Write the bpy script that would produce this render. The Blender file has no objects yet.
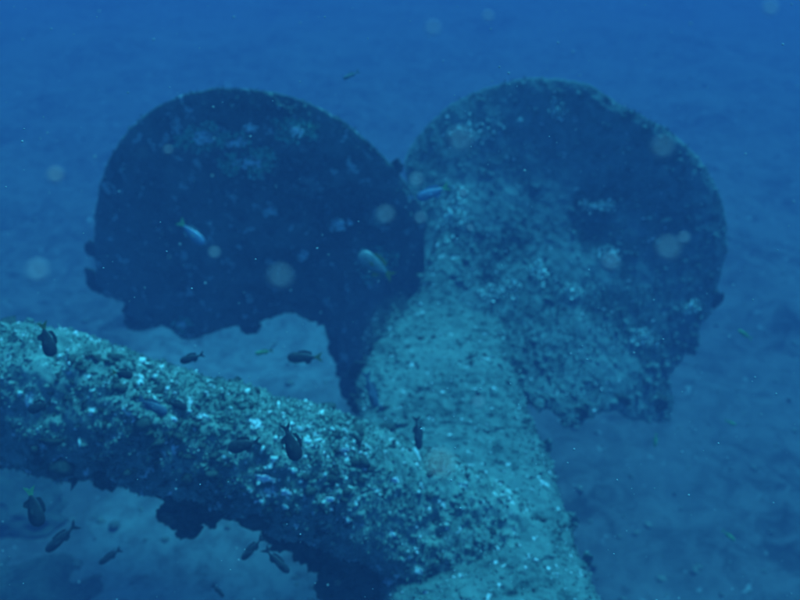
import bpy, math, random
import numpy as np
from mathutils import Vector, Matrix

random.seed(7)
rng = np.random.default_rng(7)
sc = bpy.context.scene
R = math.radians

# ------------------------------------------------------------------ camera, light, exposure
PITCH = 32.0
CAM = np.array([0.0, 0.0, 6.0])
LENS = 38.6
FSTOP = 2.3
FPX = 800.0 / 36.0 * LENS
cd = bpy.data.cameras.new('camera')
cam = bpy.data.objects.new('camera', cd)
sc.collection.objects.link(cam)
cam.location = CAM
cam.rotation_euler = (R(90 - PITCH), 0, 0)
cd.lens = LENS
cd.sensor_width = 36
cd.clip_start = 0.02
cd.clip_end = 1000
cd.dof.use_dof = True                      # compact camera focused a little short of the wreck
cd.dof.focus_distance = 2.2
cd.dof.aperture_fstop = FSTOP
sc.camera = cam

SUN_DIR = Vector((0.26, 0.34, 0.90)).normalized()      # towards the sun
elev = math.asin(SUN_DIR.z)
azim = math.atan2(SUN_DIR.x, SUN_DIR.y)
w = bpy.data.worlds.new('World')
sc.world = w
w.use_nodes = True
nt = w.node_tree
bg = nt.nodes['Background']
sky = nt.nodes.new('ShaderNodeTexSky')
sky.sky_type = 'NISHITA'
sky.sun_disc = False
sky.sun_elevation = elev
sky.sun_rotation = azim
tint = nt.nodes.new('ShaderNodeMix')
tint.data_type = 'RGBA'
tint.blend_type = 'MULTIPLY'
tint.inputs[0].default_value = 1.0
tint.inputs[7].default_value = (0.085, 0.60, 1.0, 1)     # daylight after the water above has taken the red
nt.links.new(sky.outputs[0], tint.inputs[6])
nt.links.new(tint.outputs[2], bg.inputs[0])
bg.inputs[1].default_value = 0.10

sd = bpy.data.lights.new('sun', 'SUN')
sd.energy = 5.0
sd.angle = R(22)
sd.color = (0.075, 0.72, 1.0)
sun = bpy.data.objects.new('sun', sd)
sc.collection.objects.link(sun)
sun.rotation_euler = SUN_DIR.to_track_quat('Z', 'Y').to_euler()

sc.view_settings.view_transform = 'Standard'
sc.view_settings.look = 'None'
sc.view_settings.exposure = 0.35
sc.view_settings.gamma = 1.0
sc.cycles.use_denoising = True
sc.cycles.volume_bounces = 1
sc.cycles.max_bounces = 6

# ------------------------------------------------------------------ helpers
cp, sp_ = math.cos(R(PITCH)), math.sin(R(PITCH))
FWD = np.array([0, cp, -sp_])
UPV = np.array([0, sp_, cp])
RGT = np.array([1.0, 0, 0])


def at(px, py, d):
    """point seen at photo pixel (px, py), d metres in front of the camera"""
    px = np.asarray(px, float); py = np.asarray(py, float); d = np.asarray(d, float)
    u = (px - 400) / FPX * d
    v = -(py - 300) / FPX * d
    return CAM + u[..., None] * RGT + v[..., None] * UPV + d[..., None] * FWD


def hash3(i, j, k):
    h = (i * 374761393 + j * 668265263 + k * 2147483647 + 1274126177) & 0xFFFFFFFF
    h = ((h ^ (h >> 13)) * 1274126177) & 0xFFFFFFFF
    h = ((h ^ (h >> 16)) * 2246822519) & 0xFFFFFFFF
    return ((h ^ (h >> 15)) & 0xFFFFFF) / float(0xFFFFFF)


def vnoise(P):
    F = np.floor(P).astype(np.int64)
    f = P - F
    f = f * f * (3 - 2 * f)
    out = 0
    for a in (0, 1):
        for b in (0, 1):
            for c in (0, 1):
                wgt = (f[:, 0] if a else 1 - f[:, 0]) * (f[:, 1] if b else 1 - f[:, 1]) * (f[:, 2] if c else 1 - f[:, 2])
                out = out + wgt * hash3(F[:, 0] + a, F[:, 1] + b, F[:, 2] + c)
    return out * 2 - 1


def fbm(P, scale, octv=4, off=0.0, gain=0.5):
    P = P * scale + off
    s = 0; amp = 1; tot = 0
    for o in range(octv):
        s = s + amp * vnoise(P); tot += amp
        P = P * 2.03 + 17.3; amp *= gain
    return s / tot


def mesh_obj(name, V, Fc, mat, parent=None, smooth=True):
    me = bpy.data.meshes.new(name)
    V = np.asarray(V, float)
    if parent is not None:
        V = V - np.array(parent.location)
    Fc = np.asarray(Fc)
    me.vertices.add(len(V)); me.vertices.foreach_set('co', V.ravel())
    n = Fc.shape[1]
    me.loops.add(Fc.size); me.loops.foreach_set('vertex_index', Fc.ravel().astype(np.int32))
    me.polygons.add(len(Fc))
    me.polygons.foreach_set('loop_start', np.arange(0, Fc.size, n, dtype=np.int32))
    me.polygons.foreach_set('loop_total', np.full(len(Fc), n, dtype=np.int32))
    me.update(calc_edges=True); me.validate()
    if smooth:
        me.polygons.foreach_set('use_smooth', np.ones(len(me.polygons), dtype=bool))
    me.materials.append(mat)
    o = bpy.data.objects.new(name, me)
    sc.collection.objects.link(o)
    if parent is not None:
        o.parent = parent
    return o


def tag(o, label=None, cat=None, group=None, kind=None):
    if label: o['label'] = label
    if cat: o['category'] = cat
    if group: o['group'] = group
    if kind: o['kind'] = kind
    return o


def empty(name, loc, label, cat, group=None):
    o = bpy.data.objects.new(name, None)
    o.empty_display_size = 0.1
    sc.collection.objects.link(o)
    o.location = loc
    return tag(o, label, cat, group)


# ------------------------------------------------------------------ materials
def crust_mat(name, dark, mid, pale, pale_at=0.62, scale=9.0, hole=0.4, rough=0.95, bump=0.5):
    m = bpy.data.materials.new(name); m.use_nodes = True
    t = m.node_tree; N = t.nodes.new; L = t.links.new
    b = t.nodes['Principled BSDF']
    b.inputs['Roughness'].default_value = rough
    b.inputs['Specular IOR Level'].default_value = 0.1
    geo = N('ShaderNodeNewGeometry')
    def noise(sc_, det, rg=0.6, dist=0.0):
        n = N('ShaderNodeTexNoise'); n.inputs['Scale'].default_value = sc_
        n.inputs['Detail'].default_value = det; n.inputs['Roughness'].default_value = rg
        n.inputs['Distortion'].default_value = dist
        L(geo.outputs['Position'], n.inputs['Vector']); return n
    def ramp(src, a, c, ca, cb):
        r = N('ShaderNodeValToRGB'); r.color_ramp.elements[0].position = a; r.color_ramp.elements[1].position = c
        r.color_ramp.elements[0].color = ca; r.color_ramp.elements[1].color = cb
        L(src, r.inputs[0]); return r
    def mix(f, a, c):
        x = N('ShaderNodeMix'); x.data_type = 'RGBA'; L(f, x.inputs[0])
        for s, i in ((a, 6), (c, 7)):
            if hasattr(s, 'is_output'): L(s, x.inputs[i])
            else: x.inputs[i].default_value = s
        return x.outputs[2]
    BL, WH = (0, 0, 0, 1), (1, 1, 1, 1)
    n1 = noise(scale * 0.35, 5, 0.65, 0.4)
    base = mix(ramp(n1.outputs[0], 0.36, 0.62, BL, WH).outputs[0], (*dark, 1), (*mid, 1))
    n2 = noise(scale * 2.2, 6, 0.7, 0.6)
    c2 = mix(ramp(n2.outputs[0], 0.40, 0.60, BL, (0.7, 0.7, 0.7, 1)).outputs[0], base, (mid[0] * 1.5, mid[1] * 1.45, mid[2] * 1.4, 1))
    n3 = noise(scale * 3.0, 3, 0.6, 0.3)
    c3 = mix(ramp(n3.outputs[0], pale_at, pale_at + 0.05, BL, WH).outputs[0], c2, (*pale, 1))
    v = N('ShaderNodeTexVoronoi'); v.inputs['Scale'].default_value = scale * 1.5
    L(geo.outputs['Position'], v.inputs['Vector'])
    n4 = noise(scale * 0.9, 3)
    mul = N('ShaderNodeMath'); mul.operation = 'MULTIPLY'
    L(ramp(v.outputs['Distance'], 0.12, 0.30, WH, BL).outputs[0], mul.inputs[0])
    L(ramp(n4.outputs[0], 0.5, 0.6, BL, (hole, hole, hole, 1)).outputs[0], mul.inputs[1])
    c4 = mix(mul.outputs[0], c3, (dark[0] * 0.4, dark[1] * 0.4, dark[2] * 0.4, 1))
    L(c4, b.inputs['Base Color'])
    bp = N('ShaderNodeBump'); bp.inputs['Strength'].default_value = bump; bp.inputs['Distance'].default_value = 0.03
    L(n2.outputs[0], bp.inputs['Height']); L(bp.outputs[0], b.inputs['Normal'])
    return m


def plain_mat(name, col, rough=0.6, col2=None, scale=40, spec=0.3):
    m = bpy.data.materials.new(name); m.use_nodes = True
    t = m.node_tree; b = t.nodes['Principled BSDF']
    b.inputs['Roughness'].default_value = rough
    b.inputs['Specular IOR Level'].default_value = spec
    col2 = col2 or tuple(c * 0.6 for c in col)
    tc = t.nodes.new('ShaderNodeTexCoord')
    n = t.nodes.new('ShaderNodeTexNoise'); n.inputs['Scale'].default_value = scale
    r = t.nodes.new('ShaderNodeValToRGB')
    r.color_ramp.elements[0].position = 0.38; r.color_ramp.elements[1].position = 0.62
    r.color_ramp.elements[0].color = (*col2, 1); r.color_ramp.elements[1].color = (*col, 1)
    t.links.new(tc.outputs['Object'], n.inputs['Vector'])
    t.links.new(n.outputs[0], r.inputs[0]); t.links.new(r.outputs[0], b.inputs['Base Color'])
    return m


M_beam = crust_mat('crust_turquoise', (0.06, 0.10, 0.085), (0.195, 0.275, 0.24), (0.66, 0.74, 0.72), 0.62, 5, 0.8)
M_hub = crust_mat('crust_hub', (0.04, 0.07, 0.065), (0.135, 0.20, 0.18), (0.7, 0.75, 0.75), 0.65, 5, 0.9)
M_root = crust_mat('crust_blade_root', (0.05, 0.08, 0.075), (0.15, 0.215, 0.20), (0.5, 0.55, 0.5), 0.67, 5, 0.6)
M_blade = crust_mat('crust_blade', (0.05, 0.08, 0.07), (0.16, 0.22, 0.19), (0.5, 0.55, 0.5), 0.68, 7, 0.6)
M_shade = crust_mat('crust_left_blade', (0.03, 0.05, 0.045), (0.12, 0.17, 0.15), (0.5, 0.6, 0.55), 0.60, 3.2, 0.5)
M_film = crust_mat('pale_film', (0.16, 0.40, 0.28), (0.32, 0.75, 0.52), (0.5, 0.9, 0.7), 0.6, 10, 0.6)
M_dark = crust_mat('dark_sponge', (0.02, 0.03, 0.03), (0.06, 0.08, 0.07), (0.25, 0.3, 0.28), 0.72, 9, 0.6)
M_pale = crust_mat('pale_sponge', (0.25, 0.36, 0.32), (0.65, 0.8, 0.75), (0.9, 0.9, 0.9), 0.6, 10, 0.6)
M_bits = crust_mat('coral_bits', (0.05, 0.08, 0.05), (0.28, 0.36, 0.26), (0.8, 0.82, 0.8), 0.58, 5, 0.3)
M_white = crust_mat('white_bits', (0.5, 0.55, 0.55), (0.8, 0.8, 0.8), (0.9, 0.9, 0.9), 0.6, 6, 0.1)
M_bed = crust_mat('seabed_rubble', (0.03, 0.034, 0.034), (0.10, 0.108, 0.108), (0.24, 0.26, 0.25), 0.66, 1.7, 0.6, bump=0.8)
M_rock = crust_mat('rubble_rock', (0.04, 0.055, 0.045), (0.14, 0.17, 0.14), (0.4, 0.45, 0.4), 0.66, 2, 0.5)

# ------------------------------------------------------------------ lumps
ICO = None
def ico(sub):
    import bmesh
    bm = bmesh.new(); bmesh.ops.create_icosphere(bm, subdivisions=sub, radius=1)
    V = np.array([v.co[:] for v in bm.verts]); F = np.array([[v.index for v in f.verts] for f in bm.faces])
    bm.free(); return V, F
ICO1, ICO2, ICO3, ICO4 = ico(1), ico(2), ico(3), ico(5)


def lump(center, radii, base=ICO2, amp=0.3, freq=1.6, seed=0.0, rot=True):
    V, F = base
    n = fbm(V, freq, 3, seed * 13.7)
    P = V * (1 + amp * n)[:, None] * np.array(radii)
    if rot:
        q = np.array(Matrix.Rotation(random.uniform(-0.6, 0.6), 3, 'X') @ Matrix.Rotation(random.uniform(0, 6.28), 3, 'Z'))
        P = P @ q.T
    return P + np.array(center), F


def join(parts):
    Vs, Fs, o = [], [], 0
    for V, F in parts:
        Vs.append(V); Fs.append(F + o); o += len(V)
    return np.vstack(Vs), np.vstack(Fs)


def grid_faces(n, m, wrap=False):
    i = np.arange(n - 1)[:, None]; j = np.arange(m if wrap else m - 1)[None, :]
    j2 = (j + 1) % m
    a = i * m + j; b = i * m + j2; c = (i + 1) * m + j2; d = (i + 1) * m + j
    return np.stack([a, b, c, d], -1).reshape(-1, 4)


def smoothpath(pts, n):
    pts = np.array(pts, float)
    t = np.linspace(0, len(pts) - 1, n)
    i = np.clip(t.astype(int), 0, len(pts) - 2); f = (t - i)[:, None]
    p0 = pts[np.clip(i - 1, 0, len(pts) - 1)]; p1 = pts[i]; p2 = pts[i + 1]; p3 = pts[np.clip(i + 2, 0, len(pts) - 1)]
    return 0.5 * (2 * p1 + (p2 - p0) * f + (2 * p0 - 5 * p1 + 4 * p2 - p3) * f ** 2 + (3 * p1 - p0 - 3 * p2 + p3) * f ** 3)


# ------------------------------------------------------------------ seabed
def bed_h(x, y):
    P = np.stack([x, y, np.zeros_like(x)], -1)
    h = 0.6 * fbm(P, 0.22, 4, 3.1) + 0.22 * fbm(P, 0.9, 4, 9.0) + 0.09 * fbm(P, 3.3, 4, 1.0, 0.6) - 0.3
    return h

s = np.linspace(-1, 1, 460)
gx = np.sinh(s * 4.2) / np.sinh(4.2) * 230
gy = np.sinh(s * 4.2) / np.sinh(4.2) * 230 + 10
X, Y = np.meshgrid(gx, gy)
Z = bed_h(X.ravel(), Y.ravel())
V = np.stack([X.ravel(), Y.ravel(), Z], -1)
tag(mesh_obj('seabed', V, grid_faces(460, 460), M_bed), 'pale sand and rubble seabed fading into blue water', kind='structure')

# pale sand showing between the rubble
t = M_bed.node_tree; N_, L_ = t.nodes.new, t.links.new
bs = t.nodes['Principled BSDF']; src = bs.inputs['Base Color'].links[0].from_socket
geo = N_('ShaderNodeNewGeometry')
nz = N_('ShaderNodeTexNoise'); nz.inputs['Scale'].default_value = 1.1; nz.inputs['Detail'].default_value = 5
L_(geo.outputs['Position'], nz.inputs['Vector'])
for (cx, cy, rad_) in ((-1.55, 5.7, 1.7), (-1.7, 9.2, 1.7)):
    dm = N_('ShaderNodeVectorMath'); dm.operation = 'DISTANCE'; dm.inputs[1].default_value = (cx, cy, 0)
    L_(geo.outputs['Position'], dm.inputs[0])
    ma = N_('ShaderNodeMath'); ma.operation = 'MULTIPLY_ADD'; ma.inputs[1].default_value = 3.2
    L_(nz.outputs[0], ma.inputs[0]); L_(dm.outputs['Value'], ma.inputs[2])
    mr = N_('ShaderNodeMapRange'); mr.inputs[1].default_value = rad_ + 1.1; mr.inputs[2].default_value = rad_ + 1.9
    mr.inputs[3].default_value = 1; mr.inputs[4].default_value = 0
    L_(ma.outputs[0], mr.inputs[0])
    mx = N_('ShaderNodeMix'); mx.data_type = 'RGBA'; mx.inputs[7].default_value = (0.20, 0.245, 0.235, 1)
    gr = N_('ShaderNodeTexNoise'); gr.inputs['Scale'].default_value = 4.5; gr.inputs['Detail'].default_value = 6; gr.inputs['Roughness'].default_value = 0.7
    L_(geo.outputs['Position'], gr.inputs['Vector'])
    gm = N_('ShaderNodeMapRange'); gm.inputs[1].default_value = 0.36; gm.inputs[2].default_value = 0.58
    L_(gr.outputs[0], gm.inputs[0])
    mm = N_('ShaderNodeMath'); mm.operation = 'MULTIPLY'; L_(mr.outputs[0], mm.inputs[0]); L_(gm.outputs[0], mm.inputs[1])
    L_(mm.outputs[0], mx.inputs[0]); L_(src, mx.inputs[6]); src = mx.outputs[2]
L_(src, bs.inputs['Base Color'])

parts = []
for k in range(2200):
    yy = 2 + 26 * random.random() ** 1.5
    xx = random.uniform(-1, 1) * (3 + yy * 0.62)
    r = 0.02 + 0.05 * random.random() ** 3
    h = float(bed_h(np.array([xx]), np.array([yy]))[0])
    parts.append(lump((xx, yy, h + r * 0.15), (r, r * random.uniform(.6, 1), r * random.uniform(.25, .5)), ICO1, 0.6, 1.5, k))
V, F = join(parts)
tag(mesh_obj('coral_rubble', V, F, M_rock), 'coral rubble scattered over the seabed', kind='stuff')


def on_bed(px, py):
    d = 8.0
    for _ in range(40):
        p = at(px, py, d)
        h = float(bed_h(np.array([p[0]]), np.array([p[1]]))[0])
        d += (p[2] - h) * 0.8
    return at(px, py, d)

for (px, py, rx, ry, rz, lab) in (
        (25, 598, 0.7, 0.4, 0.22, 'low dark rock mound on the seabed at the bottom left corner'),
        (10, 505, 0.6, 0.5, 0.3, 'dark rock on the seabed below the beam near the left edge')):
    p = on_bed(px, py)
    V, F = lump(p, (rx, ry, rz), ICO4, 0.45, 1.8, px, rot=False)
    V += (fbm(V, 5, 3)[:, None]) * 0.06
    tag(mesh_obj('rock', V, F, M_dark), lab, 'rock')

# ------------------------------------------------------------------ propeller
prop = empty('ship_propeller', tuple(at(470, 420, 6.0)),
             'sunken ship propeller with two broad rounded blades overgrown by marine crust', 'propeller')


def blade(outline, centre, depth_fn, name, mat, T_edge, T_mid, seed):
    P = np.array(outline, float)
    Q = np.vstack([P, P[:1]])
    seg = np.linalg.norm(np.diff(Q, axis=0), axis=1); cs = np.r_[0, np.cumsum(seg)]
    M, K = 620, 120
    tt = np.linspace(0, cs[-1], M, endpoint=False)
    ox = np.interp(tt, cs, Q[:, 0]); oy = np.interp(tt, cs, Q[:, 1])
    ker = np.ones(9) / 9                                   # round the traced corners
    ox = np.convolve(np.r_[ox[-4:], ox, ox[:4]], ker, 'valid'); oy = np.convolve(np.r_[oy[-4:], oy, oy[:4]], ker, 'valid')
    # ragged growth: strong along the lower edge, slight on the upper
    c = np.array(centre, float)
    low = np.clip((oy - c[1] - 10) / 60, 0, 1)
    N3 = np.stack([ox, oy, np.full(M, seed)], -1)
    k = 1 + (0.006 + 0.055 * low) * fbm(N3, 0.09, 4, seed) + 0.006 * fbm(N3, 0.2, 2, seed)
    rr = (np.linspace(0, 1, K) ** 0.8)[:, None]
    px = c[0] + (ox - c[0]) * k * rr; py = c[1] + (oy - c[1]) * k * rr
    d = depth_fn(px, py)
    W = at(px, py, d).reshape(-1, 3)
    r = np.broadcast_to(rr, px.shape).ravel()
    th = (T_edge + (T_mid - T_edge) * (1 - r ** 2)) * np.sqrt(np.clip(1 - r ** 14, 0, 1))
    disp = 0.045 * fbm(W, 3.0, 5, seed) + 0.02 * fbm(W, 14, 3, seed)
    disp = disp * np.clip((1 - r) * 12, 0, 1)
    front = W - FWD * (th / 2 + disp)[:, None]
    back = W + FWD * (th / 2 + 0.03 * fbm(W, 3, 3, seed + 5) * np.clip((1 - r) * 12, 0, 1))[:, None]
    nV = len(front)
    F1 = grid_faces(K, M, True); F2 = F1[:, ::-1] + nV
    lo = (K - 1) * M
    j = np.arange(M); j2 = (j + 1) % M
    rim = np.stack([lo + j, lo + j2, nV + lo + j2, nV + lo + j], -1)
    o = mesh_obj(name, np.vstack([front, back]), np.vstack([F1, F2, rim]), mat, prop)
    return o, W.reshape(K, M, 3), th.reshape(K, M)

PXM = 1 / FPX
def d_left(px, py):
    v = -(py - 210) * PXM * 7.0
    u = (px - 262) * PXM * 7.0
    a = np.clip((px - 315) / 95, 0, 1); b = np.clip((py - 270) / 130, 0, 1)
    root = a * a * (3 - 2 * a) * b * b * (3 - 2 * b)        # the root comes forward to meet the hub
    return 7.0 - 0.72 * v - 0.10 * u + 0.10 * u * u - 1.9 * root

def d_right(px, py):
    v = -(py - 250) * PXM * 6.7
    u = (px - 565) * PXM * 6.7
    wd = 0.55
    vc = 0.35 - 0.55 * u                      # the twist: the root leans back, the tip stands upright
    s0, s1 = 0.78 - 0.80 / (1 + np.exp(-(u - 0.45) / 0.28)), -0.57
    return 6.95 + s0 * v - (s0 - s1) * wd * (np.logaddexp(0, (v - vc) / wd) - np.logaddexp(0, -vc / wd)) + 0.02 * u + 0.12 * u * u

LEFT = [(95,262),(94,225),(98,190),(108,160),(125,133),(150,110),(180,95),(215,88),(250,89),(285,94),(315,105),(345,122),(370,143),(392,165),(408,185),(425,210),(432,240),(431,280),(428,325),(410,345),(405,380),(392,398),(378,392),(366,404),(352,388),(340,374),(333,350),(328,330),(310,318),(290,312),(265,318),(250,330),(232,326),(210,332),(195,340),(180,336),(165,323),(150,330),(130,330),(124,312),(120,300),(105,295),(94,285)]
RIGHT = [(403,160),(415,140),(432,120),(452,103),(475,92),(500,83),(530,77),(560,79),(590,84),(605,95),(630,110),(660,125),(685,143),(705,165),(720,195),(727,225),(726,255),(720,285),(712,310),(700,325),(692,350),(680,362),(668,368),(666,385),(674,398),(675,410),(665,422),(650,425),(635,418),(615,410),(595,412),(585,422),(572,430),(560,420),(548,408),(530,405),(510,405),(490,420),(440,410),(400,370),(408,320),(425,280),(425,240),(412,200)]
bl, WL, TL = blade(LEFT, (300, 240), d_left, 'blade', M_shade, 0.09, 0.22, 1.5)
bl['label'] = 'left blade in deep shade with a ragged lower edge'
br, WR, TR = blade(RIGHT, (560, 250), d_right, 'blade', M_root, 0.09, 0.24, 6.5)
br['label'] = 'right blade, paler towards its root'


def loft(secs, n, m, horizontal, amp, seed, power=2.3):
    """secs: (position, edge a, edge b, depth, half thickness); a tapered body with crusty skin"""
    S = smoothpath(secs, n)
    th = np.linspace(0, 2 * math.pi, m, endpoint=False)
    cs, sn = np.cos(th), np.sin(th)
    cs = np.sign(cs) * np.abs(cs) ** (2 / power); sn = np.sign(sn) * np.abs(sn) ** (2 / power)
    mid = (S[:, 1] + S[:, 2]) / 2; half = (S[:, 2] - S[:, 1]) / 2
    a = mid[:, None] + half[:, None] * cs[None]
    s0 = np.broadcast_to(S[:, :1], a.shape)
    if horizontal: px, py = s0, a
    else: px, py = a, s0
    d0 = np.broadcast_to(S[:, 3:4], a.shape)
    W = at(px, py, d0) + (S[:, 4:5] * sn[None])[..., None] * FWD
    C = at(s0 if horizontal else mid[:, None] + 0 * a, mid[:, None] + 0 * a if horizontal else s0, d0)
    N = W - C; N /= np.linalg.norm(N, axis=-1, keepdims=True) + 1e-9
    Wf = W.reshape(-1, 3)
    disp = amp * (1.2 * fbm(Wf, 2.2, 5, seed, 0.58) + 0.5 * np.abs(fbm(Wf, 11, 3, seed)) + 0.3 * fbm(Wf, 26, 2, seed) - np.clip(fbm(Wf, 6, 3, seed + 3) - 0.15, 0, 1) * 1.8)
    W2 = W + N * disp.reshape(W.shape[:2])[..., None]
    return W2, N, grid_faces(n, m, True)

HUB = [(225,440,470,7.1,0.05),(270,425,490,6.92,0.10),(310,408,502,6.75,0.13),(340,380,505,6.40,0.20),(380,360,516,6.05,0.28),(420,356,530,5.75,0.32),(460,350,546,5.45,0.36),(500,350,560,5.2,0.38),(540,360,577,4.95,0.40),(580,380,590,4.7,0.42),(640,400,622,4.45,0.44),(720,430,680,4.3,0.46),(860,470,800,4.3,0.5)]
W2, N2, F = loft(HUB, 420, 260, False, 0.05, 2.2)
hub = mesh_obj('hub', W2.reshape(-1, 3), F, M_hub, prop)
hub['label'] = 'encrusted turquoise hub below the blades'
W_hub, N_hub = W2, N2

# ------------------------------------------------------------------ beam
BEAM = [(-420,215,330,5.4,0.26),(-200,255,385,5.0,0.28),(-60,294,440,4.7,0.30),(0,318,456,4.6,0.30),(60,336,474,4.55,0.31),(120,352,482,4.5,0.32),(180,372,494,4.48,0.33),(240,392,514,4.48,0.34),(300,408,530,4.5,0.34),(350,424,552,4.6,0.35),(400,440,580,4.75,0.37),(450,462,612,4.9,0.38),(510,490,645,5.0,0.36),(560,520,660,5.1,0.25)]
beam_root = empty('wreck_beam', tuple(at(250, 450, 4.5)),
                  'thick crusted wreck beam running from the left edge down to the propeller hub', 'wreck beam')
W3, N3, F = loft(BEAM, 640, 240, True, 0.065, 8.1)
mesh_obj('beam_body', W3.reshape(-1, 3), F, M_beam, beam_root)
W_beam, N_beam = W3, N3


def picks(W, N, count, rows, upz, seed, thr, facing=0.35):
    """surface points in uneven patches"""
    n, m = W.shape[:2]
    I = rng.integers(rows[0], rows[1], count * 12); J = rng.integers(0, m, count * 12)
    P, Q = W[I, J], N[I, J]
    ok = (Q @ FWD < facing) & (Q[:, 2] > upz)
    if thr is not None:
        ok &= (fbm(P, 3.5, 3, seed) + 0.5 * fbm(P, 14, 2, seed)) > thr + 0.25 * rng.standard_normal(len(P)) * 0.4
    k = np.nonzero(ok)[0][:count]
    return P[k], Q[k]


def scatter(name, W, N, count, rmin, rmax, mat, parent, rows=None, upz=-0.35, seed=1.0, thr=0.0, facing=0.35):
    P, Q = picks(W, N, count, rows or (0, W.shape[0]), upz, seed, thr, facing)
    parts = []
    for p, q in zip(P, Q):
        r = rmin + (rmax - rmin) * random.random() ** 3
        parts.append(lump(p + q * r * 0.1, (r, r * random.uniform(.3, 1), r * random.uniform(.25, .8)), ICO1, 1.4, 2.3, random.random() * 90))
    V, F = join(parts)
    o = mesh_obj(name, V, F, mat, parent); o['kind'] = 'stuff'
    return o


def turf(W, N, count, hmin, hmax, mat, parent, rows=None, upz=-0.6, seed=1.0, thr=-0.25, facing=0.5):
    """short filaments of turf algae standing on the crust"""
    P, Q = picks(W, N, count, rows or (0, W.shape[0]), upz, seed, thr, facing)
    n = len(P)
    h = hmin + (hmax - hmin) * rng.random(n) ** 3
    d = Q + 0.75 * rng.standard_normal((n, 3)); d /= np.linalg.norm(d, axis=1, keepdims=True)
    s_ = np.cross(d, rng.standard_normal((n, 3))); s_ /= np.linalg.norm(s_, axis=1, keepdims=True)
    wd = (h * rng.uniform(.15, .4, n))[:, None]
    tip = P + d * h[:, None]; mid = P + d * (h * .6)[:, None]
    V = np.stack([P - s_ * wd, P + s_ * wd, mid + s_ * wd * .8, tip], 1).reshape(-1, 3)
    F = np.arange(n * 4).reshape(-1, 4)
    o = mesh_obj('algae_turf', V, F, mat, parent); o['kind'] = 'stuff'
    return o

BR = (150, 620)
scatter('coral_growth', W_beam, N_beam, 2600, 0.004, 0.028, M_beam, beam_root, BR, seed=2, thr=0.0)
scatter('dark_sponge', W_beam, N_beam, 500, 0.01, 0.04, M_dark, beam_root, BR, upz=-0.9, seed=5, thr=0.25)
scatter('white_polyp', W_beam, N_beam, 600, 0.003, 0.013, M_white, beam_root, BR, upz=0.1, seed=7, thr=0.15)
scatter('white_polyp', W_beam, N_beam, 240, 0.008, 0.026, M_pale, beam_root, BR, upz=0.2, seed=17, thr=0.2)
scatter('dark_sponge', W_beam, N_beam, 70, 0.03, 0.085, M_dark, beam_root, BR, upz=-0.9, seed=25, thr=0.2)
turf(W_beam, N_beam, 42000, 0.006, 0.026, M_beam, beam_root, BR, seed=4)
scatter('coral_growth', W_hub, N_hub, 3600, 0.004, 0.022, M_hub, prop, seed=2, thr=0.05)
scatter('dark_sponge', W_hub, N_hub, 160, 0.01, 0.035, M_dark, prop, seed=9, thr=0.3)
scatter('white_polyp', W_hub, N_hub, 260, 0.003, 0.012, M_white, prop, upz=0.1, seed=3, thr=0.15)
scatter('dark_sponge', W_hub, N_hub, 26, 0.03, 0.07, M_shade, prop, seed=29, thr=0.2)
turf(W_hub, N_hub, 34000, 0.006, 0.024, M_hub, prop, seed=4)
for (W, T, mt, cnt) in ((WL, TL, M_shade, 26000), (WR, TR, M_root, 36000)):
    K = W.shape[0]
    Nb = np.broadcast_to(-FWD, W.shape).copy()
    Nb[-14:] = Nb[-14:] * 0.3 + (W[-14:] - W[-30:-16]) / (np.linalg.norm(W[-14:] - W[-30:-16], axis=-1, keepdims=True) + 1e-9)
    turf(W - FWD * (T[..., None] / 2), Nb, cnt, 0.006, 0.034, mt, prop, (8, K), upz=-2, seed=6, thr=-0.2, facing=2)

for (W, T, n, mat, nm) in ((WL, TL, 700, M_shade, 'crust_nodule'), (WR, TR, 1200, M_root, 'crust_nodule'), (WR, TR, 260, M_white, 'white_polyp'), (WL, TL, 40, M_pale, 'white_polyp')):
    K, M = W.shape[:2]
    parts = []
    for _ in range(n):
        i = int((random.random() ** 0.5) * (K - 3)); j = random.randrange(M)
        r = 0.008 + 0.035 * random.random() ** 3
        if nm == 'white_polyp': r = 0.004 + 0.013 * random.random() ** 2
        p = W[i, j] - FWD * (T[i, j] / 2 + r * 0.2)
        parts.append(lump(p, (r, r * random.uniform(.3, 1), r * .6), ICO1, 1.3, 2.2, random.random() * 90))
    V, F = join(parts)
    o = mesh_obj(nm, V, F, mat, prop); o['kind'] = 'stuff'


def clump(px, py, d, wpx, hpx, mat, parent, name, label, n=9, flat=0.5, seed=1, rs=(0.15, 0.45), bf_=0.38):
    st = random.getstate(); random.seed(seed)
    parts = []
    k = PXM * d
    tilt = random.uniform(-0.5, 0.5)
    bv, bf = lump((0, 0, 0), (wpx * bf_ * k, min(wpx, hpx) * .12 * k, hpx * bf_ * k), ICO3, 0.9, 1.6, random.random() * 90, rot=False)
    tq = np.array(Matrix.Rotation(tilt, 3, 'Y'))
    parts.append((bv @ tq.T + at(px, py, d), bf))
    for _ in range(n):
        a = random.uniform(0, 6.28); q = random.random() ** 0.6
        ex, ey = math.cos(a) * q * wpx * 0.55, math.sin(a) * q * hpx * 0.55
        cx, cy = px + ex * math.cos(tilt) - ey * math.sin(tilt), py + ex * math.sin(tilt) + ey * math.cos(tilt)
        r = (rs[0] + (rs[1] - rs[0]) * random.random() ** 1.5) * min(wpx, hpx) * k * (1.1 - 0.5 * q)
        V, F = lump((0, 0, 0), (r * random.uniform(.7, 1.5), r * flat, r * random.uniform(.6, 1)), ICO2 if r < .05 else ICO3, 0.9, 2.0, random.random() * 90, rot=False)
        V = V + 0.35 * r * fbm(V / r, 3.5, 2, 4)[:, None]
        parts.append((V + at(cx, cy, d), F))
    random.setstate(st)
    V, F = join(parts)
    o = mesh_obj(name, V, F, mat, parent)
    if label: o['label'] = label
    return o

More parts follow.
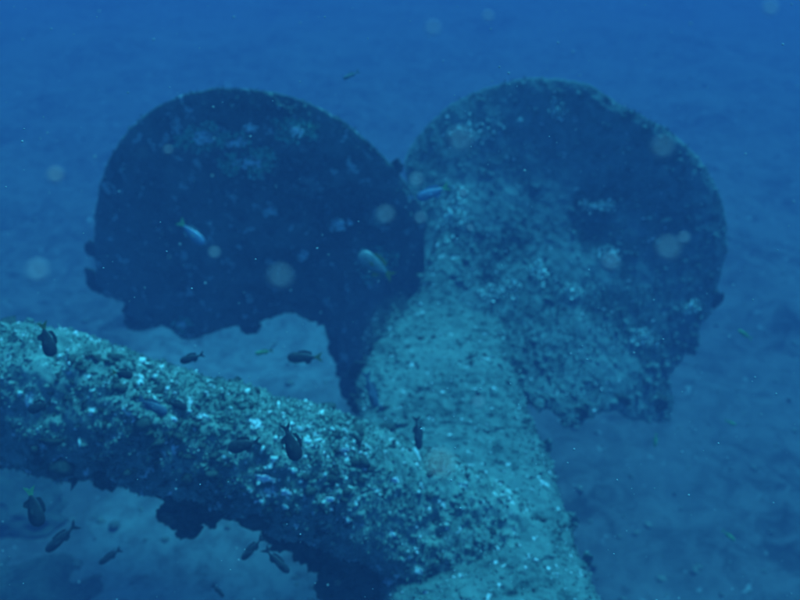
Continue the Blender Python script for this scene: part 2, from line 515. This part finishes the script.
# ragged lobes hanging from the lower blade edges
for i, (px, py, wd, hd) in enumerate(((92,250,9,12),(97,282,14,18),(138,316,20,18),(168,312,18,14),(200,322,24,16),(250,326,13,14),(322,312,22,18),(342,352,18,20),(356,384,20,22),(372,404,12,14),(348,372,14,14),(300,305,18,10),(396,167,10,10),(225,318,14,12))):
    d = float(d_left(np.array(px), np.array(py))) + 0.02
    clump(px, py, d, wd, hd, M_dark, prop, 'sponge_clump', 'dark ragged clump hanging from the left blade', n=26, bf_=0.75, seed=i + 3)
for i, (px, py, wd, hd) in enumerate(((572,416,17,15),(652,404,26,16),(610,400,22,12),(690,345,12,16),(545,402,16,10),(716,300,8,14))):
    d = float(d_right(np.array(px), np.array(py)))
    clump(px, py, d, wd, hd, M_dark if i != 3 else M_blade, prop, 'sponge_clump', 'dark ragged clump hanging from the right blade', n=26, bf_=0.75, seed=i + 33)
for i, (px, py, wd, hd, d) in enumerate(((362,374,17,22,6.15),(360,404,15,20,5.9),(378,352,15,16,6.35),(372,362,13,14,6.25),(392,334,12,12,6.5),(357,424,10,12,5.9),(529,398,10,16,6.0),(547,446,8,14,5.6),(572,520,9,16,5.1),(587,560,8,14,4.9))):
    clump(px, py, d, wd, hd, M_dark if i < 4 else M_hub, prop, 'crust_lump', 'rough lump of growth on the edge of the hub', n=30, flat=0.8, bf_=0.6, seed=i + 200)
# patches of pale turf on the blade faces
def patch_turf(W, T, specs, mat, hmax):
    Wf = (W - FWD * (T[..., None] / 2))[10:-3].reshape(-1, 3)
    q = Wf - CAM
    dd = q @ FWD
    X_ = 400 + FPX * (q[:, 0] / dd); Y_ = 300 - FPX * ((q @ UPV) / dd)
    out = []
    for (px, py, rx, ry, cnt) in specs:
        e = ((X_ - px) / rx) ** 2 + ((Y_ - py) / ry) ** 2 + 1.6 * fbm(Wf, 9, 3, px * .1)
        k = np.nonzero(e < 0.8)[0]
        if len(k): out.append(Wf[rng.choice(k, cnt)] + 0.012 * rng.standard_normal((cnt, 3)))
    P = np.vstack(out); n = len(P)
    h = 0.008 + hmax * rng.random(n) ** 2
    d = -FWD + 0.8 * rng.standard_normal((n, 3)); d /= np.linalg.norm(d, axis=1, keepdims=True)
    s_ = np.cross(d, rng.standard_normal((n, 3))); s_ /= np.linalg.norm(s_, axis=1, keepdims=True)
    wd = (h * rng.uniform(.25, .5, n))[:, None]
    P = P - FWD * 0.03
    V = np.stack([P - s_ * wd, P + s_ * wd, P + d * (h * .7)[:, None] + s_ * wd, P + d * h[:, None] - s_ * wd * .3], 1).reshape(-1, 3)
    o = mesh_obj('pale_turf', V, np.arange(n * 4).reshape(-1, 4), mat, prop); o['kind'] = 'stuff'

patch_turf(WL, TL, ((203,138,24,13,650),(250,162,30,13,850),(236,140,18,8,250),(296,131,20,13,500),(376,265,22,18,500),(182,325,10,9,120)), M_film, 0.034)
patch_turf(WL, TL, ((310,185,40,34,1500),(338,224,34,20,900),(302,256,22,18,500),(372,215,40,34,1500),(172,228,16,20,300),(410,300,26,34,700),(390,360,24,30,700),(270,110,40,12,400),(150,190,14,24,300),(250,262,14,10,200)), M_hub, 0.03)
patch_turf(WR, TR, ((540,268,10,14,260),(572,290,11,9,200),(645,337,16,9,260),(557,110,9,10,160),(610,255,14,8,200),(450,215,20,30,500),(500,290,20,10,240),(600,205,20,8,220),(690,305,12,8,180),(480,130,26,16,260)), M_pale, 0.022)
# pale sponge patches on the blade faces
for i, (px, py, wd, hd) in enumerate(((203,138,22,13),(250,163,30,12),(296,131,18,10),(236,143,22,12),(310,182,32,24),(338,224,24,14),(376,265,14,12),(302,256,13,11),(182,325,9,7),(375,215,22,18),(172,228,12,14),(250,128,14,9),(270,212,14,10))):
    d = float(d_left(np.array(px), np.array(py))) - 0.16
    clump(px, py, d, wd, hd, M_pale if i not in (4, 9, 10) else M_blade, prop, 'pale_sponge', 'pale sponge patch on the shaded left blade', n=42, flat=0.4, seed=i + 60, rs=(0.05, 0.24), bf_=0.2)
for i, (px, py, wd, hd) in enumerate(((540,268,7,10),(572,290,8,7),(645,337,12,6),(557,110,6,8),(520,120,5,6),(450,215,12,16),(610,255,12,6),(500,290,10,6),(600,205,14,7),(690,305,9,6))):
    d = float(d_right(np.array(px), np.array(py))) - 0.125
    clump(px, py, d, wd, hd, M_pale, prop, 'pale_sponge', 'pale sponge patch on the right blade', n=26, flat=0.35, seed=i + 90, rs=(0.06, 0.22), bf_=0.2)
# lobes under the beam: hanging growth, and dark ones added as its underside shade
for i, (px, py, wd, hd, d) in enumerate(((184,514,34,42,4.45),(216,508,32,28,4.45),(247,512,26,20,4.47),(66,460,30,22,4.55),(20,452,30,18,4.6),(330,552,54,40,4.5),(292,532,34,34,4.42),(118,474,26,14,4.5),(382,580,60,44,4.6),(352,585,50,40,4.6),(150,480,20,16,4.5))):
    clump(px, py, d, wd, hd, M_dark, beam_root, 'sponge_shade_lobe', 'dark lobe under the beam, hanging growth and added underside shade', n=60, flat=0.8, seed=i + 120, rs=(0.08, 0.4), bf_=0.6)
for i, (px, py, wd, hd, d) in enumerate(((265,478,20,10,4.12),(236,482,14,7,4.13),(97,416,9,5,4.2),(285,492,12,7,4.12),(148,440,5,5,4.15),(330,500,9,6,4.15),(345,450,12,5,4.2),(175,420,8,5,4.15),(395,480,7,6,4.3))):
    clump(px, py, d, wd, hd, M_white, beam_root, 'white_coral', 'small white coral patch on the beam', n=26, flat=0.4, seed=i + 150, rs=(0.08, 0.3))

# ------------------------------------------------------------------ fish
def fish_mesh(kind):
    """unit fish: nose at +0.5 x, tail tip at -0.5 x, z up, y sideways"""
    deep, thick = {'damsel': (0.21, 0.075), 'slender': (0.12, 0.06), 'snapper': (0.16, 0.07)}[kind]
    xs = np.linspace(0.5, -0.30, 20)
    t = (0.5 - xs) / 0.8
    prof = np.sin(np.pi * np.clip(t, 0, 1) ** 0.62) ** 0.75 * (1 - 0.25 * t) + 0.17 * t
    prof[0] = 0.02
    m = 16
    a = np.linspace(0, 2 * math.pi, m, endpoint=False)
    V = np.array([[[x, thick * p * math.cos(b) * (1.0 if p > .05 else .5), deep * p * math.sin(b) + 0.02 * (0.5 - tt)] for b in a] for x, p, tt in zip(xs, prof, t)]).reshape(-1, 3)
    F = grid_faces(20, m, True)
    body = (V, F)
    def fin(pts, th=0.006):
        P = np.array(pts); n = len(P)
        V = np.vstack([np.c_[P[:, 0], np.full(n, th), P[:, 1]], np.c_[P[:, 0], np.full(n, -th), P[:, 1]], [[P[:, 0].mean(), th, P[:, 1].mean()], [P[:, 0].mean(), -th, P[:, 1].mean()]]])
        F = []
        for i in range(n):
            k = (i + 1) % n
            F += [[2 * n, i, k], [2 * n + 1, n + k, n + i], [i, n + i, n + k], [i, n + k, k]]
        return V, np.array(F)
    zt = deep * 0.2
    tail = fin([(-0.27, zt), (-0.34, zt * 1.5), (-0.44, 0.11), (-0.52, 0.15), (-0.47, 0.05), (-0.43, 0.0), (-0.47, -0.05), (-0.52, -0.15), (-0.44, -0.11), (-0.34, -zt * 1.5), (-0.27, -zt)])
    dors = fin([(0.22, deep * 0.85), (0.15, deep * 1.22), (0.0, deep * 1.3), (-0.12, deep * 1.12), (-0.2, deep * 0.95), (-0.22, deep * 0.45), (-0.05, deep * 0.75), (0.1, deep * 0.9)])
    anal = fin([(0.0, -deep * 0.8), (-0.06, -deep * 1.25), (-0.16, -deep * 1.05), (-0.22, -deep * 0.4), (-0.1, -deep * 0.6)])
    pec = fin([(0.18, -0.02), (0.12, 0.02), (0.04, 0.0), (0.02, -0.05), (0.1, -0.06)])
    return body, tail, dors, anal, pec, deep, thick

FM = {}
for k in ('damsel', 'slender', 'snapper'):
    body, tail, dors, anal, pec, deep, thick = fish_mesh(k)
    def mk(nm, VF, smooth=True):
        me = bpy.data.meshes.new(nm)
        me.from_pydata([tuple(v) for v in VF[0]], [], [tuple(int(i) for i in f) for f in VF[1]])
        for p in me.polygons: p.use_smooth = smooth
        me.update(); return me
    ev = (ICO2[0] * np.array([0.018, 0.01, 0.018]), ICO2[1])
    FM[k] = dict(body=mk('body', body), tail_fin=mk('tail_fin', tail, False), dorsal_fin=mk('dorsal_fin', dors, False),
                 anal_fin=mk('anal_fin', anal, False), pectoral_fin=mk('pectoral_fin', pec, False), eye=mk('eye', ev), deep=deep, thick=thick)

C_dark = plain_mat('fish_dark', (0.035, 0.045, 0.05), 0.6, (0.02, 0.025, 0.03), 8)
C_blue = plain_mat('fish_blue', (0.14, 0.23, 0.34), 0.4, (0.10, 0.17, 0.26), 8, 0.6)
C_pale = plain_mat('fish_pale', (0.16, 0.22, 0.22), 0.4, (0.10, 0.15, 0.15), 8, 0.5)
C_grey = plain_mat('fish_grey', (0.10, 0.15, 0.20), 0.5, (0.07, 0.10, 0.14), 8)
C_green = plain_mat('fish_green', (0.14, 0.38, 0.15), 0.5, (0.1, 0.26, 0.12), 8)
C_yel = plain_mat('fin_yellow', (0.14, 0.17, 0.04), 0.6, (0.09, 0.12, 0.03), 8)
C_red = plain_mat('fish_reddish', (0.35, 0.05, 0.06), 0.5, (0.15, 0.04, 0.05), 6)
C_eye = plain_mat('fish_eye', (0.02, 0.02, 0.02), 0.2, (0.02, 0.02, 0.02), 8)


def fish(head, tail, d, kind, mat, finmat, label, tailmat=None, flip=False, yaw=0.0, group='small reef fish'):
    H = Vector(at(head[0], head[1], d)); T = Vector(at(tail[0], tail[1], d + yaw))
    ax = (H - T); L = ax.length; ax.normalize()
    side = Vector(FWD) * (1 if not flip else -1)
    up = side.cross(ax)
    if not flip and up.z < 0 or flip and up.z < 0:
        up = -up
    up = (up - ax * up.dot(ax)).normalized()
    side = up.cross(ax).normalized()
    root = empty('reef_fish', tuple((H + T) / 2), label, 'fish', group)
    Mx = Matrix((ax, side, up)).transposed()
    root.rotation_euler = Mx.to_euler()
    root.scale = (L, L, L)
    f = FM[kind]
    def part(nm, m, loc=(0, 0, 0), rz=0):
        o = bpy.data.objects.new(nm, f[nm]); sc.collection.objects.link(o); o.parent = root
        if not f[nm].materials: f[nm].materials.append(None)
        o.material_slots[0].link = 'OBJECT'; o.material_slots[0].material = m
        o.location = loc; o.rotation_euler = (0, 0, rz); return o
    part('body', mat); part('tail_fin', tailmat or finmat); part('dorsal_fin', finmat)
    part('anal_fin', finmat)
    for sgn in (-1, 1):
        part('pectoral_fin', finmat, (0, sgn * f['thick'] * 0.95, 0), sgn * 0.35)
        part('eye', C_eye, (0.38, sgn * f['thick'] * 0.58, 0.03))
    return root

fish((204,245),(179,221),5.2,'snapper',C_blue,C_pale,'pale blue fish heading down right in front of the shaded left blade', C_green)
fish((417,199),(449,186),5.0,'snapper',C_blue,C_blue,'bright blue fish facing left just below the notch between the blades', C_green)
fish((358,254),(393,277),5.4,'damsel',C_pale,C_yel,'pale fish with yellow tail near the right side of the left blade', C_yel)
fish((52,357),(42,322),3.6,'damsel',C_dark,C_dark,'dark fish with a reddish head nosing down on the beam at far left', C_yel)
fish((297,461),(285,424),3.3,'damsel',C_dark,C_dark,'large dark fish nosing straight down over the middle of the beam')
fish((39,527),(29,487),3.4,'damsel',C_dark,C_dark,'deep bodied dark fish nosing down below the beam at left', C_green)
fish((46,552),(77,524),3.8,'slender',C_dark,C_dark,'long slender dark fish heading down left over the seabed')
fish((99,564),(121,549),4.2,'slender',C_dark,C_dark,'small slender dark fish lower right of the long slender one')
fish((242,560),(263,537),3.9,'slender',C_dark,C_dark,'dark fish heading down left just under the hanging growth of the beam')
fish((289,573),(264,548),3.9,'slender',C_dark,C_dark,'thin dark fish heading down right beside the underside of the beam')
fish((224,597),(212,585),4.2,'slender',C_dark,C_dark,'tiny dark fish at the bottom edge over pale sand')
fish((287,358),(322,357),4.6,'snapper',C_dark,C_dark,'dark fish with yellow tail above the beam below the left blade', C_yel)
fish((180,362),(204,354),4.0,'snapper',C_dark,C_dark,'dark fish hovering just above the top edge of the beam')
fish((133,376),(112,372),3.7,'damsel',C_dark,C_dark,'small dark fish on the upper edge of the beam at left', C_yel)
fish((167,414),(138,398),3.7,'snapper',C_grey,C_grey,'grey blue fish heading down right against the beam')
fish((228,449),(260,441),3.6,'damsel',C_dark,C_dark,'dark oval fish facing left over the middle of the beam')
fish((187,408),(168,402),3.8,'damsel',C_dark,C_dark,'small dark fish right of the grey blue fish on the beam')
fish((419,450),(416,416),4.4,'slender',C_dark,C_dark,'dark fish hanging upright in front of the hub')
fish((738,330),(752,339),6.0,'slender',C_green,C_green,'small green fish right of the right blade')
fish((736,425),(725,420),6.0,'slender',C_green,C_green,'tiny green fish low to the right of the right blade')
fish((735,541),(722,530),6.0,'slender',C_green,C_green,'small green fish near the bottom right corner')
fish((655,447),(656,433),6.0,'slender',C_green,C_green,'tiny green upright fish beneath the right blade')
fish((343,79),(359,71),4.5,'slender',C_pale,C_pale,'small pale slender fish in open water above the left blade')
fish((255,354),(273,350),5.2,'slender',C_green,C_yel,'small greenish fish between the left blade and the beam')
fish((28,411),(52,402),3.8,'damsel',C_dark,C_dark,'dark fish low on the beam near the left edge')
fish((376,408),(366,372),5.2,'slender',C_grey,C_grey,'slim grey fish at the dark root of the left blade')

# ------------------------------------------------------------------ drifting particles (marine snow)
M_snow = plain_mat('marine_snow', (0.85, 0.58, 0.54), 0.8, (0.75, 0.52, 0.5), 30, 0.1)
M_fine = plain_mat('marine_snow_fine', (0.42, 0.42, 0.42), 0.9, (0.35, 0.35, 0.35), 30, 0.0)
M_snow2 = plain_mat('marine_snow_warm', (1.0, 0.52, 0.40), 0.8, (0.95, 0.5, 0.4), 30, 0.1)
orbs = [(433,28,8,'blurred pale speck in open water, left of the small speck at the top centre'),
        (488,16,6,'small blurred pale speck at the top edge near the centre'),
        (770,8,8,'blurred pale speck in the top right corner'),
        (662,148,11,'large faint round speck over the upper right of the right blade'),
        (668,249,12,'large faint round speck over the right blade beside a smaller brighter one'),
        (684,238,6,'small bright round speck touching the large one on the right blade'),
        (37,271,11,'large faint round speck in open water at the left edge'),
        (280,277,12,'large faint round speck low on the left blade'),
        (440,465,14,'largest blurred pinkish speck, in front of the hub'),
        (416,180,7,'blurred speck just above the bright blue fish'),
        (420,218,6,'blurred speck just below the bright blue fish'),
        (463,193,4,'small bright speck right of the bright blue fish'),
        (470,228,3.4,'smallest bright speck, below right of the bright blue fish'),
        (460,140,12,'large faint speck at the upper left of the right blade'),
        (610,262,9,'faint round speck in the middle of the right blade'),
        (55,175,8,'warm pale speck drifting in open water left of the left blade'),
        (168,150,5,'small faint speck at the upper left of the left blade'),
        (214,253,6,'small round speck just right of the pale blue fish'),
        (385,215,9,'faint round speck near the right rim of the left blade'),
        (478,402,6,'small pale speck in front of the neck of the hub')]
for i, (px, py, r, lab) in enumerate(orbs):
    # out-of-focus speck close to the lens: the blur radius r (photo px) gives its distance
    A = LENS / FSTOP
    c = 2 * r * 36 / 800.0                      # blur diameter on the sensor, mm
    zf = 2200.0
    z = zf / (1 + c * zf / (A * LENS)) / 1000
    rad = 0.56 * r * z / FPX
    V, F = lump(at(px, py, z), (rad, rad * .9, rad * .85), ICO2, 0.25, 1.3, i)
    tag(mesh_obj('drifting_particle', V, F, M_snow2 if i in (15, 8) else M_snow), lab, 'particle', 'specks drifting close to the lens')
parts = []
for k in range(1000):
    z = random.uniform(0.8, 6) if k > 160 else random.uniform(0.45, 0.9)
    px, py = random.uniform(-60, 860), random.uniform(-60, 660)
    r = 0.55 + 1.3 * random.random() ** 3
    rad = r * z / FPX * (0.8 if z > 1.2 else .6)
    parts.append(lump(at(px, py, z), (rad, rad, rad * .8), ICO1, 0.3, 1.3, k))
V, F = join(parts)
tag(mesh_obj('marine_snow', V, F, M_fine), 'fine pale specks of marine snow drifting in the water', kind='stuff')

# ------------------------------------------------------------------ the water body
hv, hf = [], []
x0, x1, y0, y1, z0, z1 = -240, 240, -230, 250, -2.2, 7.2
V = np.array([(x, y, z) for z in (z0, z1) for y in (y0, y1) for x in (x0, x1)])
F = np.array([(0, 2, 3, 1), (4, 5, 7, 6), (0, 1, 5, 4), (2, 6, 7, 3), (0, 4, 6, 2), (1, 3, 7, 5)])
mh = bpy.data.materials.new('water_haze'); mh.use_nodes = True
t = mh.node_tree
t.nodes.remove(t.nodes['Principled BSDF'])
pv = t.nodes.new('ShaderNodeVolumePrincipled')
pv.inputs['Color'].default_value = (0.245, 0.262, 0.57, 1)
pv.inputs['Density'].default_value = 0.055
pv.inputs['Anisotropy'].default_value = 0.0
t.links.new(pv.outputs[0], t.nodes['Material Output'].inputs['Volume'])
tag(mesh_obj('haze', V, F, mh, smooth=False), 'blue water haze around the whole wreck', kind='stuff')
